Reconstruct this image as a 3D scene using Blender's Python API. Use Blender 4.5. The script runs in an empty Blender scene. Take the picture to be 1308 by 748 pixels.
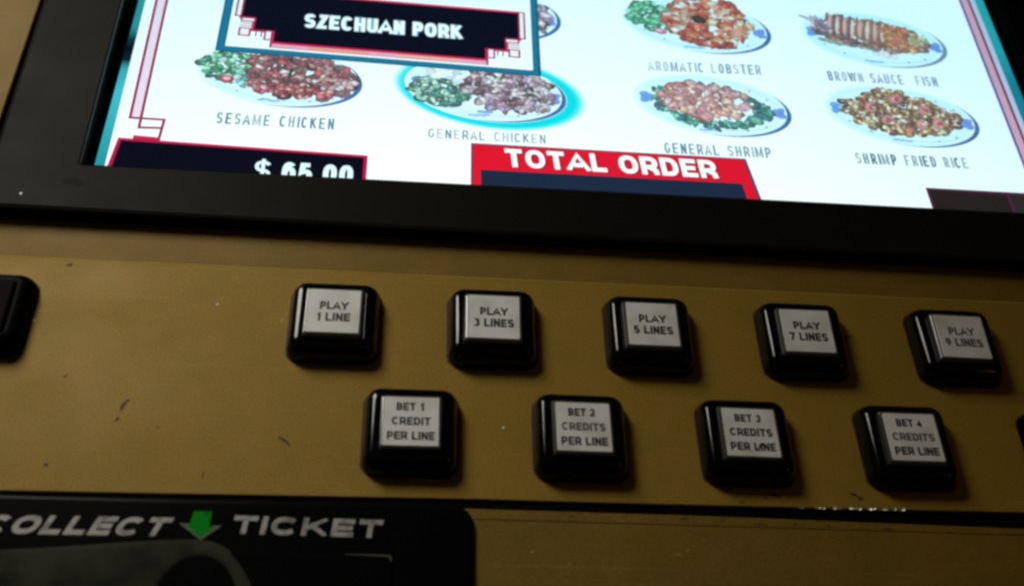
import bpy, math, random
from mathutils import Matrix, Vector
random.seed(7)
S = 0.06                     # one layout unit (the pitch of the push buttons) in metres
scene = bpy.context.scene
COL = scene.collection

# ------------------------------------------------------------------ camera
cam_d = bpy.data.cameras.new('camera'); cam = bpy.data.objects.new('camera', cam_d); COL.objects.link(cam)
rot = Matrix(((0.9948929507731976, -0.04250777933058257, -0.09154837627276102),
              (-0.02015445763128712, 0.8050701719871657, -0.5928370906193564),
              (0.09890305525809195, 0.5916545502848912, 0.8001019177502787)))
cam.matrix_world = Matrix.Translation(Vector((0.4671645640, -4.0240716362, 5.8558999320)) * S) @ rot.to_4x4()
cam_d.sensor_fit = 'HORIZONTAL'; cam_d.sensor_width = 36.0
cam_d.lens = 1445.386 / 1308 * 36
cam_d.clip_start = 0.01; cam_d.clip_end = 50
cam_d.dof.use_dof = True
cam_d.dof.focus_distance = 0.45; cam_d.dof.aperture_fstop = 9
scene.camera = cam

# ------------------------------------------------------------------ world and lamps
w = bpy.data.worlds.new('World'); scene.world = w; w.use_nodes = True
w.node_tree.nodes['Background'].inputs[0].default_value = (0.8, 0.75, 0.62, 1)
w.node_tree.nodes['Background'].inputs[1].default_value = 0.016

def lamp(name, loc, target, size, size_y, energy, color, spread=180):
    d = bpy.data.lights.new(name, 'AREA'); d.shape = 'RECTANGLE'
    d.size = size * S; d.size_y = size_y * S; d.energy = energy; d.color = color; d.spread = math.radians(spread)
    o = bpy.data.objects.new(name, d); COL.objects.link(o)
    o.location = Vector(loc) * S
    o.rotation_euler = (Vector(target) - Vector(loc)).to_track_quat('-Z', 'Y').to_euler()
    return o
lamp('room_lamp', (-6.2, 8.2, 8.2), (-1.2, 0.1, 0.0), 3.6, 5.5, 0.51, (1.0, 0.96, 0.86), 61)
lamp('far_red_lamp', (9.0, -3.0, 7.0), (4.5, 0.0, 0.0), 1.0, 1.0, 0.05, (1.0, 0.28, 0.12))

scene.view_settings.view_transform = 'Standard'
scene.view_settings.look = 'None'
scene.view_settings.exposure = 0; scene.view_settings.gamma = 1
scene.cycles.filter_width = 2.7
scene.cycles.use_denoising = True

# ------------------------------------------------------------------ materials
def lin(h):
    if isinstance(h, str):
        h = h.lstrip('#'); c = [int(h[i:i+2], 16) / 255 for i in (0, 2, 4)]
    else: c = list(h)
    return tuple((v / 12.92 if v <= 0.04045 else ((v + 0.055) / 1.055) ** 2.4) for v in c)

def new_mat(name):
    m = bpy.data.materials.new(name); m.use_nodes = True
    return m, m.node_tree, m.node_tree.nodes['Principled BSDF']

def plain(name, col, rough=0.4, metal=0.0, bump=0.0, bscale=300, rvar=0.0, spec=0.5, coat=0.0, wear=None, wscale=90, wrange=(0.5, 0.7)):
    m, t, b = new_mat(name)
    b.inputs['Base Color'].default_value = (*col, 1)
    b.inputs['Roughness'].default_value = rough; b.inputs['Metallic'].default_value = metal
    b.inputs['Specular IOR Level'].default_value = spec
    b.inputs['Coat Weight'].default_value = coat; b.inputs['Coat Roughness'].default_value = 0.08
    tc = t.nodes.new('ShaderNodeTexCoord')
    if bump:
        n = t.nodes.new('ShaderNodeTexNoise'); n.inputs['Scale'].default_value = bscale; n.inputs['Detail'].default_value = 4
        bp = t.nodes.new('ShaderNodeBump'); bp.inputs['Strength'].default_value = bump; bp.inputs['Distance'].default_value = 0.0004
        t.links.new(tc.outputs['Object'], n.inputs['Vector'])
        t.links.new(n.outputs['Fac'], bp.inputs['Height']); t.links.new(bp.outputs[0], b.inputs['Normal'])
    if wear:                                     # rubbed or stained patches of a second colour
        n = t.nodes.new('ShaderNodeTexNoise'); n.inputs['Scale'].default_value = wscale; n.inputs['Detail'].default_value = 6
        r = t.nodes.new('ShaderNodeMapRange'); r.inputs['From Min'].default_value, r.inputs['From Max'].default_value = wrange
        x = t.nodes.new('ShaderNodeMix'); x.data_type = 'RGBA'; x.inputs[6].default_value = (*col, 1); x.inputs[7].default_value = (*wear, 1)
        oi = t.nodes.new('ShaderNodeObjectInfo'); ad = t.nodes.new('ShaderNodeVectorMath'); ad.operation = 'ADD'
        t.links.new(tc.outputs['Object'], ad.inputs[0]); t.links.new(oi.outputs['Location'], ad.inputs[1])
        t.links.new(ad.outputs[0], n.inputs['Vector']); t.links.new(n.outputs['Fac'], r.inputs[0]); t.links.new(r.outputs[0], x.inputs[0])
        t.links.new(x.outputs[2], b.inputs['Base Color'])
    if rvar:
        n = t.nodes.new('ShaderNodeTexNoise'); n.inputs['Scale'].default_value = 45; n.inputs['Detail'].default_value = 6
        r = t.nodes.new('ShaderNodeMapRange')
        r.inputs['To Min'].default_value = max(0.02, rough - rvar); r.inputs['To Max'].default_value = rough + rvar
        t.links.new(tc.outputs['Object'], n.inputs['Vector'])
        t.links.new(n.outputs['Fac'], r.inputs[0]); t.links.new(r.outputs[0], b.inputs['Roughness'])
    return m

def gold(name, c1, c2, rough, metal):
    """worn gold paint: cloudy two-tone colour, fine metallic speckle, a soft grain"""
    m, t, b = new_mat(name)
    N, L = t.nodes, t.links
    tc = N.new('ShaderNodeTexCoord')
    big = N.new('ShaderNodeTexNoise'); big.inputs['Scale'].default_value = 55; big.inputs['Detail'].default_value = 5
    big.inputs['Roughness'].default_value = 0.6
    fine = N.new('ShaderNodeTexNoise'); fine.inputs['Scale'].default_value = 1500; fine.inputs['Detail'].default_value = 3
    spk = N.new('ShaderNodeTexVoronoi'); spk.inputs['Scale'].default_value = 330
    for n in (big, fine, spk): L.new(tc.outputs['Object'], n.inputs['Vector'])
    mix = N.new('ShaderNodeMix'); mix.data_type = 'RGBA'
    mix.inputs[6].default_value = (*c1, 1); mix.inputs[7].default_value = (*c2, 1)
    mr = N.new('ShaderNodeMapRange'); mr.inputs['From Min'].default_value = 0.35; mr.inputs['From Max'].default_value = 0.65
    L.new(big.outputs['Fac'], mr.inputs[0]); L.new(mr.outputs[0], mix.inputs[0])
    fr = N.new('ShaderNodeMapRange'); fr.inputs['From Min'].default_value = 0.3; fr.inputs['From Max'].default_value = 0.7
    fr.inputs['To Min'].default_value = 0.74; fr.inputs['To Max'].default_value = 1.26
    L.new(fine.outputs['Fac'], fr.inputs[0])
    mul = N.new('ShaderNodeMix'); mul.data_type = 'RGBA'; mul.blend_type = 'MULTIPLY'; mul.inputs[0].default_value = 1
    L.new(mix.outputs[2], mul.inputs[6]); L.new(fr.outputs[0], mul.inputs[7])
    # rare pale flecks
    fl = N.new('ShaderNodeMapRange'); fl.inputs['From Min'].default_value = 0.05; fl.inputs['From Max'].default_value = 0.0
    L.new(spk.outputs['Distance'], fl.inputs[0])
    wn = N.new('ShaderNodeMath'); wn.operation = 'GREATER_THAN'; wn.inputs[1].default_value = 0.9
    sep = N.new('ShaderNodeSeparateColor'); L.new(spk.outputs['Color'], sep.inputs[0]); L.new(sep.outputs[0], wn.inputs[0])
    ml = N.new('ShaderNodeMath'); ml.operation = 'MULTIPLY'; L.new(fl.outputs[0], ml.inputs[0]); L.new(wn.outputs[0], ml.inputs[1])
    fm = N.new('ShaderNodeMix'); fm.data_type = 'RGBA'; fm.inputs[7].default_value = (0.75, 0.68, 0.45, 1)
    L.new(ml.outputs[0], fm.inputs[0]); L.new(mul.outputs[2], fm.inputs[6])
    prev = fm.outputs[2]
    for ang, sx, sy, lo in ((0.35, 14, 900, 0.70), (-0.9, 22, 1100, 0.71), (0.03, 5, 700, 0.685)):
        mp = N.new('ShaderNodeMapping'); mp.inputs['Rotation'].default_value[2] = ang; mp.inputs['Scale'].default_value = (sx, sy, 1)
        sn = N.new('ShaderNodeTexNoise'); sn.inputs['Scale'].default_value = 1.0; sn.inputs['Detail'].default_value = 1
        L.new(tc.outputs['Object'], mp.inputs[0]); L.new(mp.outputs[0], sn.inputs['Vector'])
        sr = N.new('ShaderNodeMapRange'); sr.inputs['From Min'].default_value = lo; sr.inputs['From Max'].default_value = lo + 0.05; sr.inputs['To Max'].default_value = 0.11
        L.new(sn.outputs['Fac'], sr.inputs[0])
        sm_ = N.new('ShaderNodeMix'); sm_.data_type = 'RGBA'; sm_.inputs[7].default_value = (0.50, 0.40, 0.16, 1)
        L.new(sr.outputs[0], sm_.inputs[0]); L.new(prev, sm_.inputs[6]); prev = sm_.outputs[2]
    L.new(prev, b.inputs['Base Color'])
    rr = N.new('ShaderNodeMapRange'); rr.inputs['To Min'].default_value = rough - 0.16; rr.inputs['To Max'].default_value = rough + 0.16
    sm = N.new('ShaderNodeTexNoise'); sm.inputs['Scale'].default_value = 17; sm.inputs['Detail'].default_value = 7; sm.inputs['Distortion'].default_value = 1.2
    L.new(tc.outputs['Object'], sm.inputs['Vector']); L.new(sm.outputs['Fac'], rr.inputs[0]); L.new(rr.outputs[0], b.inputs['Roughness'])
    b.inputs['Metallic'].default_value = metal
    b.inputs['Specular IOR Level'].default_value = 0.22
    bp = N.new('ShaderNodeBump'); bp.inputs['Strength'].default_value = 0.12; bp.inputs['Distance'].default_value = 0.0001
    L.new(fine.outputs['Fac'], bp.inputs['Height']); L.new(bp.outputs[0], b.inputs['Normal'])
    return m

M = {}
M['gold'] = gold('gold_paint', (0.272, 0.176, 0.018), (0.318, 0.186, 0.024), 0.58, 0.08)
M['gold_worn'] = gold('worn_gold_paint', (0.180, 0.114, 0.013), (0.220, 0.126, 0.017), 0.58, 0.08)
M['edge'] = plain('pale_gold_highlight_and_chips', (0.36, 0.255, 0.05), 0.65, 0.0, spec=0.15)  # painted highlight of the panel bevel, also chips on the lower panel
M['metal'] = plain('bare_metal', (0.62, 0.58, 0.50), 0.42, 0.9)
M['charcoal'] = plain('charcoal_moulded_plastic', (0.0095, 0.009, 0.0072), 0.5, bump=0.1, bscale=1500, rvar=0.06, spec=0.045)
M['black_side'] = plain('black_gasket_and_shade', (0.0025, 0.0025, 0.0025), 0.6, spec=0.02)  # gasket black, also painted in for shade under the bezel and in the gap
M['black'] = plain('gloss_black_plastic', (0.002, 0.002, 0.002), 0.11, spec=0.24, rvar=0.05, bump=0.06, bscale=260)
M['dull_black'] = plain('dull_black_plastic', (0.002, 0.002, 0.002), 0.4, spec=0.02)
M['smudge'] = plain('greasy_smudge', (0.008, 0.0075, 0.006), 0.6, spec=0.06)
M['cap'] = plain('smoky_clear_plastic', (0.055, 0.055, 0.046), 0.14, spec=0.6)
M['red_cap'] = plain('dark_red_plastic', (0.006, 0.002, 0.002), 0.7, spec=0.05)
M['insert'] = plain('white_label_card', (0.80, 0.81, 0.78), 0.45, coat=0.35, wear=(0.62, 0.61, 0.54), wrange=(0.42, 0.72))
M['ink'] = plain('black_ink', (0.012, 0.012, 0.012), 0.5)
M['ink_faded'] = plain('faded_ink', (0.10, 0.085, 0.08), 0.5)
M['faceplate'] = plain('black_acrylic', (0.0025, 0.0025, 0.0025), 0.28, spec=0.035)
M['silver_print'] = plain('grey_print', (0.36, 0.35, 0.32), 0.5, bump=0.2, bscale=900, wear=(0.14, 0.135, 0.12), wscale=260, wrange=(0.5, 0.68))
M['green_print'] = plain('green_print', (0.0, 0.24, 0.006), 0.6, spec=0.05, wear=(0.0, 0.12, 0.004), wscale=160)
M['olive_print_and_glint'] = plain('dull_olive_print_and_glint', (0.055, 0.052, 0.02), 0.5)  # arrow print, also the painted light on the slot surround
M['hump'] = plain('mottled_grey', (0.036, 0.038, 0.026), 0.75, rvar=0.1, spec=0.04, bump=0.5, bscale=120, wear=(0.010, 0.010, 0.007), wscale=60, wrange=(0.45, 0.7))
M['grime'] = plain('dark_grime', (0.06, 0.028, 0.01), 0.7)
M['pale_fleck'] = plain('pale_fleck', (0.8, 0.78, 0.7), 0.5)
M['body'] = plain('black_cabinet_laminate', (0.01, 0.01, 0.01), 0.6, spec=0.2)

# the lit display: colours are stored on the drawn shapes, the panel shifts to cyan when seen at a slant as such displays do
m = bpy.data.materials.new('lit_display'); m.use_nodes = True; t = m.node_tree; t.nodes.clear()
out = t.nodes.new('ShaderNodeOutputMaterial'); em = t.nodes.new('ShaderNodeEmission')
at = t.nodes.new('ShaderNodeAttribute'); at.attribute_name = 'Col'
lw = t.nodes.new('ShaderNodeLayerWeight'); lw.inputs['Blend'].default_value = 0.5
cr = t.nodes.new('ShaderNodeValToRGB')
cr.color_ramp.elements[0].position = 0.24; cr.color_ramp.elements[0].color = (0.95, 1.0, 1.0, 1)
cr.color_ramp.elements[1].position = 0.42; cr.color_ramp.elements[1].color = (0.58, 0.88, 0.93, 1)
mx = t.nodes.new('ShaderNodeMix'); mx.data_type = 'RGBA'; mx.blend_type = 'MULTIPLY'; mx.inputs[0].default_value = 1
t.links.new(lw.outputs['Facing'], cr.inputs[0]); t.links.new(cr.outputs[0], mx.inputs[6]); t.links.new(at.outputs['Color'], mx.inputs[7])
t.links.new(mx.outputs[2], em.inputs[0]); em.inputs[1].default_value = 1.12; t.links.new(em.outputs[0], out.inputs[0])
M['display'] = m

# ------------------------------------------------------------------ mesh helpers
class MB:
    def __init__(s): s.v = []; s.f = []; s.c = []; s.m = []; s.mats = []
    def mi(s, mat):
        if mat not in s.mats: s.mats.append(mat)
        return s.mats.index(mat)
    def face(s, pts, mat=None, cols=None):
        i = len(s.v); s.v += [tuple(p) for p in pts]; s.f.append(tuple(range(i, i + len(pts))))
        s.m.append(s.mi(mat) if mat else 0)
        if cols is not None:
            if not isinstance(cols[0], (tuple, list)): cols = [cols] * len(pts)
            s.c += list(cols)
    def mesh(s, vs, fs, mat=None, col=None):
        i = len(s.v); s.v += [tuple(p) for p in vs]
        for f in fs:
            s.f.append(tuple(i + k for k in f)); s.m.append(s.mi(mat) if mat else 0)
            if col is not None: s.c += [col] * len(f)
    def build(s, name, parent=None, mat=None, smooth=False, kind=None, label=None):
        me = bpy.data.meshes.new(name)
        me.from_pydata([(x * S, y * S, z * S) for x, y, z in s.v], [], s.f)
        mats = s.mats or [mat]
        for k in mats: me.materials.append(M[k])
        for p, i in zip(me.polygons, s.m): p.material_index = i; p.use_smooth = smooth
        if s.c:
            a = me.color_attributes.new('Col', 'FLOAT_COLOR', 'CORNER')
            for i, c in enumerate(s.c): a.data[i].color = (c[0], c[1], c[2], 1)
        me.update()
        o = bpy.data.objects.new(name, me); COL.objects.link(o)
        if parent: o.parent = parent
        if kind: o['kind'] = kind
        if label: o['label'] = label
        return o

def thing(name, label, cat, loc=(0, 0, 0), group=None, rz=0):
    o = bpy.data.objects.new(name, None); COL.objects.link(o); o.empty_display_size = 0.01
    o.location = Vector(loc) * S; o.rotation_euler.z = rz
    o['label'] = label; o['category'] = cat
    if group: o['group'] = group
    return o

def rrect(cx, cy, hx, hy, r, n=6):
    r = min(r, hx, hy); pts = []
    for k, (sx, sy) in enumerate(((1, 1), (-1, 1), (-1, -1), (1, -1))):
        for i in range(n + 1):
            a = math.pi / 2 * (k + i / n)
            pts.append((cx + sx * (hx - r) + r * math.cos(a), cy + sy * (hy - r) + r * math.sin(a)))
    return pts

def loft(mb, rings, mat=None, cap_top=True, cap_bottom=False):
    n = len(rings[0]); vs = [p for r in rings for p in r]; fs = []
    for k in range(len(rings) - 1):
        for i in range(n):
            j = (i + 1) % n
            fs.append((k * n + i, k * n + j, (k + 1) * n + j, (k + 1) * n + i))
    if cap_top: fs.append(tuple(range((len(rings) - 1) * n, len(rings) * n)))
    if cap_bottom: fs.append(tuple(reversed(range(n))))
    mb.mesh(vs, fs, mat)

def slab(mb, pts, z0, z1, bev=0.01, mat=None, seg=2):
    """a plate with a polygonal outline (counter-clockwise) and a rounded upper edge"""
    n = len(pts)
    def inset(d):
        out = []
        for i in range(n):
            p0, p, p1 = Vector(pts[i-1]), Vector(pts[i]), Vector(pts[(i+1) % n])
            a = (p - p0).normalized(); b = (p1 - p).normalized()
            na = Vector((-a.y, a.x)); nb = Vector((-b.y, b.x)); h = (na + nb)
            h = h / max(0.3, h.length_squared) * 2
            out.append(p + h * d * 1.0)
        return out
    rings = [[(p[0], p[1], z0) for p in pts]]
    for k in range(seg + 1):
        a = math.pi / 2 * k / seg
        rings.append([(p.x, p.y, z1 - bev + bev * math.sin(a)) for p in inset(bev * (1 - math.cos(a)))])
    loft(mb, rings, mat, True, True)

# a plain grotesque alphabet built from strokes: centre lines in a box w wide and 1 high
def _arc(cx, cy, rx, ry, a0, a1, n=9, p=2.35):
    out = []
    for i in range(n + 1):
        a = math.radians(a0 + (a1 - a0) * i / n); c, s_ = math.cos(a), math.sin(a)
        out.append((cx + rx * math.copysign(abs(c) ** (2 / p), c), cy + ry * math.copysign(abs(s_) ** (2 / p), s_)))
    return out
BASEW = {'I': 0.0, '1': 0.30, '.': 0.0, ' ': 0.22, 'M': 0.80, 'W': 1.02, 'J': 0.5, 'L': 0.52, 'E': 0.56, 'F': 0.53, 'O': 0.74, 'C': 0.70, 'G': 0.72, 'D': 0.66,
         'N': 0.64, 'H': 0.63, 'A': 0.80, 'Y': 0.70, 'T': 0.62, 'K': 0.66, 'R': 0.64, 'U': 0.63, 'P': 0.60, 'B': 0.62, 'S': 0.62, 'Z': 0.60, '$': 0.52}
def strokes(c, w, t):
    h = t / 2; l, r, o, u = 0.0, w, h, 1 - h; m = 0.5; x = w / 2
    if c == 'I': return [[(0, 0), (0, 1)]]
    if c == 'L': return [[(l, 1), (l, o), (r + h, o)]]
    if c == 'T': return [[(-h, u), (r + h, u)], [(x, 0), (x, u - h)]]
    if c == 'E': return [[(r + h, o), (l, o), (l, u), (r + h, u)], [(l + h, m), (r + h * .5, m)]]
    if c == 'F': return [[(l, 0), (l, u), (r + h, u)], [(l + h, m - .02), (r, m - .02)]]
    if c == 'H': return [[(l, 0), (l, 1)], [(r, 0), (r, 1)], [(l + h, m), (r - h, m)]]
    if c == 'N': return [[(l, 0), (l, 1)], [(r, 0), (r, 1)], [(l, u + h * .4), (r, o - h * .4)]]
    if c == 'M': return [[(l, 0), (l, 1)], [(r, 0), (r, 1)], [(l, 1 - h * .5), (x, h), (r, 1 - h * .5)]]
    if c == 'W': return [[(-h, 1), (w * .24, h * .6), (x, 1 - h), (w * .76, h * .6), (r + h, 1)]]
    if c == 'A': return [[(-h, 0), (x, 1 - h * .3), (r + h, 0)], [(w * .2, .30), (w * .8, .30)]]
    if c == 'Y': return [[(-h, 1), (x, .45), (r + h, 1)], [(x, 0), (x, .45)]]
    if c == 'K': return [[(l, 0), (l, 1)], [(r + h * .2, 1), (l, .38)], [(w * .22, .60), (w * .42, .52), (r + h * .6, 0)]]
    if c == 'Z': return [[(l, u), (r, u), (l, o), (r + h * .6, o)]]
    if c in 'O0': return [_arc(x, .5, w / 2, .5 - h, 90, 450, 26) ]
    if c == 'C': return [_arc(x, .5, w / 2, .5 - h, 38, 322, 20)]
    if c == 'G': return [_arc(x, .5, w / 2, .5 - h, 40, 320, 20) + [(r, .44), (x + .04, .44)]]
    if c == 'U': return [[(l, 1)] + _arc(x, o + w * .5, w / 2, w * .5, 180, 360, 10) + [(r, 1)]]
    if c == 'D': return [[(l, o), (l, u), (x * .9, u)] + _arc(x * .9, .5, w - x * .9, .5 - h, 85, -85, 12) + [(x * .9, o), (l - h, o)]]
    if c in 'PR':
        q = .42; out = [[(l, 0), (l, u), (x, u)] + _arc(x, (u + q) / 2, w / 2, (u - q) / 2, 80, -80, 8) + [(x, q), (l + h, q)]]
        if c == 'R': out.append([(x * 1.0, q - h * .3), (r - .02, .25), (r + .02, 0)])
        return out
    if c == 'B': return [[(l, m), (l, u), (x, u)] + _arc(x, (u + m) / 2, w * .44, (u - m) / 2, 80, -80, 8) + [(x, m), (l, m)],
                         [(l, m), (x, m)] + _arc(x, (o + m) / 2, w * .5, (m - o) / 2, 80, -80, 8) + [(x, o), (l, o), (l, m + h)]]
    if c in 'S$':
        k = (u - o) / 4
        p = _arc(x, u - k, w / 2, k, 20, 180, 8) + _arc(x, u - k, w / 2, k, 190, 262, 5)[:-1] + _arc(x, o + k, w / 2, k, 82, -20, 6) + _arc(x, o + k, w / 2, k, -30, -160, 8)
        out = [p]
        if c == '$': out.append([(x, -.10), (x, 1.10)])
        return out
    if c == '1': return [[(w, 0), (w, 1)], [(w, .82), (0, .70)]]
    if c == '2': return [_arc(x, u - .24, w / 2, .24, 165, -40, 12) + [(l, o), (r + h, o)]]
    if c == '3': return [_arc(x, (u + .52) / 2, w * .46, (u - .52) / 2, 155, -85, 10, 2.0), _arc(x, (.52 + o) / 2, w * .52, (.52 - o) / 2, 85, -155, 12, 2.0)]
    if c == '4': return [[(w * .72, 0), (w * .72, 1 - h), (-h * .2, .30), (r + h, .30)]]
    if c == '5': return [[(r, u), (w * .16, u), (w * .08, .50)] + _arc(x, .33, w * .5, .33 - h, 120, -150, 14)]
    if c == '6': return [_arc(x, o + .27, w / 2, .27, 0, 360, 18), _arc(x, .5, w / 2, .5 - h, 45, 190, 10)]
    if c == '7': return [[(-h, u), (r, u), (w * .35, 0)]]
    if c == '9': return [_arc(x, u - .25, w / 2, .25, 0, 360, 18), [(r, u - .25), (r - .02, .48), (w * .42, 0)]]
    if c == '.': return [[(0, 0), (0, t)]]
    return []
def stroke_strip(pts, t):
    n = len(pts); closed = n > 3 and (Vector(pts[0]) - Vector(pts[-1])).length < 1e-4
    L, R_ = [], []
    for i in range(n):
        p = Vector(pts[i])
        a = Vector(pts[i - 1]) if i else (Vector(pts[-2]) if closed else None)
        b_ = Vector(pts[i + 1]) if i < n - 1 else (Vector(pts[1]) if closed else None)
        d0 = (p - a).normalized() if a is not None else None; d1 = (b_ - p).normalized() if b_ is not None else None
        d0 = d0 or d1; d1 = d1 or d0
        n0 = Vector((-d0.y, d0.x)); n1 = Vector((-d1.y, d1.x)); q = n0 + n1
        if q.length < .3: q = n0
        q.normalize(); k = min(1 / max(.35, q.dot(n0)), 2.2) * t / 2
        L.append(p + q * k); R_.append(p - q * k)
    vs = [tuple(v) for v in L + R_]; fs = [(i, n + i, n + i + 1, i + 1) for i in range(n - 1)]
    return vs, fs
def text(mb, s, bl, br, tl, z, mat=None, col=None, t=0.19, gap=0.17):
    """capitals fitted on the parallelogram with these corners; t = stroke thickness in cap heights"""
    lx_ = math.hypot(br[0] - bl[0], br[1] - bl[1]); hy_ = math.hypot(tl[0] - bl[0], tl[1] - bl[1]); tot = lx_ / hy_
    base = [BASEW.get(c, 0.54) for c in s]
    fixed = t * sum(1 if c != ' ' else 0.6 for c in s)
    k = (tot - fixed) / max(1e-6, sum(base) + gap * (len(s) - 1))
    ux = ((br[0] - bl[0]) / tot, (br[1] - bl[1]) / tot); uy = (tl[0] - bl[0], tl[1] - bl[1])
    x = 0; dz = 0
    for c, wb in zip(s, base):
        wc = wb * k
        if c != ' ':
            for st in strokes(c, wc, t):
                vs, fs = stroke_strip(st, t); dz += 0.00003
                if c != '$': vs = [(a, min(1.0, max(0.0, b_))) for a, b_ in vs]
                mb.mesh([(bl[0] + ux[0] * (x + t / 2 + a) + uy[0] * b_, bl[1] + ux[1] * (x + t / 2 + a) + uy[1] * b_, z + dz) for a, b_ in vs], fs, mat, col)
            x += wc + t + gap * k
        else: x += wc + gap * k + 0.6 * t

# ------------------------------------------------------------------ the cabinet
cab = thing('game_cabinet', 'gold and black game cabinet holding the buttons and the screen', 'game cabinet', (0, 0, 0))
b = MB(); slab(b, [(-4.2, -5.0), (6.8, -5.0), (6.8, 8.4), (-4.2, 8.4)], -6.0, -0.10, 0.02); b.build('body', cab, 'body')
# gold frame round the monitor: strip below it and strips at its sides
def plate(name, pts, z0, z1, mat, bev=0.01, parent=cab, label=None):
    b = MB(); slab(b, pts, z0, z1, bev); return b.build(name, parent, mat, label=label)
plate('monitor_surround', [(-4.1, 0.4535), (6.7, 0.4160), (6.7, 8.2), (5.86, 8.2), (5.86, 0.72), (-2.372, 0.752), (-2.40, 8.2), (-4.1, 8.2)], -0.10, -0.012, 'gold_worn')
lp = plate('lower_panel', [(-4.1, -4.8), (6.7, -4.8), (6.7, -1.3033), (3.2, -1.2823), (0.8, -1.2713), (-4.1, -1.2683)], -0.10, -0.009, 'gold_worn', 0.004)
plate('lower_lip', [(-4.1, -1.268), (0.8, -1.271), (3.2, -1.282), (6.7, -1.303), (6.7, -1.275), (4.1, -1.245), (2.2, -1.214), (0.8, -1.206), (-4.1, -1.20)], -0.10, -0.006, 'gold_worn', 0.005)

plate('gap_shade_strip', [(-4.1, -1.2085), (0.8, -1.213), (4.1, -1.252), (6.7, -1.282), (6.7, -1.10), (-4.1, -1.13)], -0.10, -0.016, 'black_side', 0.004)  # black strip added in the gap, its colour stands for the shade there
# ------------------------------------------------------------------ control panel with its marks
cp = thing('control_panel', 'flat gold control panel with two rows of square black buttons', 'control panel', (0, 0, 0))
b = MB(); slab(b, [(-4.15, -1.185), (-1.6, -1.172), (0.9, -1.150), (2.2, -1.152), (6.7, -1.135), (6.7, 0.416), (-4.15, 0.454)], -0.095, 0.0, 0.006, 'gold', 3)
plt = b.build('panel_plate', cp)
b = MB()
n = 60
for k in range(n):
    xa = -4.15 + 10.85 * k / n; xb = -4.15 + 10.85 * (k + 1) / n
    ya = 0.4485 - (xa + 4.15) * 0.0035; yb = 0.4485 - (xb + 4.15) * 0.0035
    wd = random.uniform(0.007, 0.013)
    b.face([(xa, ya - wd, 0.0008), (xb, yb - wd, 0.0008), (xb, yb, 0.0008), (xa, ya, 0.0008)])
b.build('edge_highlight', cp, 'edge', label='pale line painted as a highlight along the upper edge')  # light caught by the bevel, painted as a pale strip

def fleck(x, y, ln, wd, ang, name='scratch', mat='grime', z=0.0012, bend=0.0):
    b = MB(); top = []; bot = []
    n = 7
    for i in range(n + 1):
        u = i / n - 0.5; ww = wd * (0.35 + 0.65 * math.sin(math.pi * (i + 0.3) / (n + 0.6))) * random.uniform(0.6, 1.2)
        lx = u * ln; ly = bend * math.sin(math.pi * i / n) + random.uniform(-0.15, 0.15) * wd
        c, s_ = math.cos(ang), math.sin(ang)
        for lst, off in ((top, ww / 2), (bot, -ww / 2)):
            lst.append((x + c * lx - s_ * (ly + off), y + s_ * lx + c * (ly + off)))
    pts = bot + top[::-1]
    vs = [(p[0], p[1], 0.0) for p in pts]
    cx = sum(p[0] for p in pts) / len(pts); cy = sum(p[1] for p in pts) / len(pts)
    fs = []
    k = n + 1
    for i in range(n):
        fs.append((i, i + 1, 2 * k - 2 - i, 2 * k - 1 - i))
    b.mesh([(a, c_, z) for a, c_, _ in vs], fs)
    return b.build(name, cp, mat)
for a in ((-1.138, -0.610, 0.085, 0.024, 1.15, 0.006), (-1.165, -0.705, 0.035, 0.018, 0.9, 0), (-0.206, -0.820, 0.095, 0.020, -0.62, 0.008),
          (-1.494, -1.009, 0.025, 0.022, 0.3, 0), (-0.634, -1.045, 0.045, 0.012, 1.4, 0), (-1.653, 0.387, 0.04, 0.028, 0.4, 0),
          (-1.508, -0.429, 0.03, 0.012, 0.8, 0), (2.662, -1.076, 0.06, 0.022, -0.3, 0), (3.136, -1.058, 0.055, 0.018, -0.35, 0),
          (3.175, -1.083, 0.035, 0.025, 0.5, 0), (2.45, -1.128, 0.04, 0.012, 0, 0), (-0.93, -0.75, 0.018, 0.012, 0, 0),
          (3.335, 0.080, 0.055, 0.012, 0.25, -0.01), (3.318, 0.062, 0.035, 0.010, 1.5, 0), (2.60, -1.095, 0.02, 0.014, 0.3, 0)):
    fleck(*a[:5], bend=a[5])
for x, y, r in ((1.066, -0.682, 0.014), (-0.71, 0.13, 0.013), (-1.775, -0.045, 0.016), (-0.30, 0.03, 0.010), (0.25, -0.83, 0.008), (3.9, -0.3, 0.008)):
    fleck(x, y, r * 1.3, r, 0.4, 'paint_chip', 'pale_fleck')
# bare metal shining where the lower edge is worn: rows of tiny nicks with tilted facets
x = 2.78
while x < 3.43:
    l = random.uniform(0.02, 0.085); b = MB(); u = x
    while u < x + l:
        st = random.uniform(0.007, 0.012); y = -1.151 + (u - 2.2) * 0.0035 - random.uniform(0, 0.002); wd = random.uniform(0.002, 0.0075); tl = random.choice((0.05, 0.15, 0.3, 0.45, 0.7))
        b.face([(u, y - wd, 0.0015), (u + st, y - wd, 0.0015 + st * tl), (u + st, y, 0.0012 + st * tl * 0.85), (u, y, 0.001)])
        u += st * 1.08
    b.build('bare_edge', cp, 'metal'); x += l + random.uniform(0.01, 0.06)
def on_lower(x, y, ln, wd, ang, mat='grime', z=-0.0045):
    o = fleck(x, y, ln, wd, ang, 'dirt_spot' if mat == 'grime' else 'paint_chip', mat, z); o.parent = cab
for a in ((2.10, -1.235, .05, .014, .1), (2.32, -1.245, .03, .012, -.3), (2.55, -1.262, .06, .012, 0), (2.75, -1.255, .03, .016, .5), (2.95, -1.262, .025, .012, .2), (1.45, -1.238, .04, .010, 0), (3.3, -1.268, .05, .012, -.1)):
    on_lower(*a)
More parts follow.
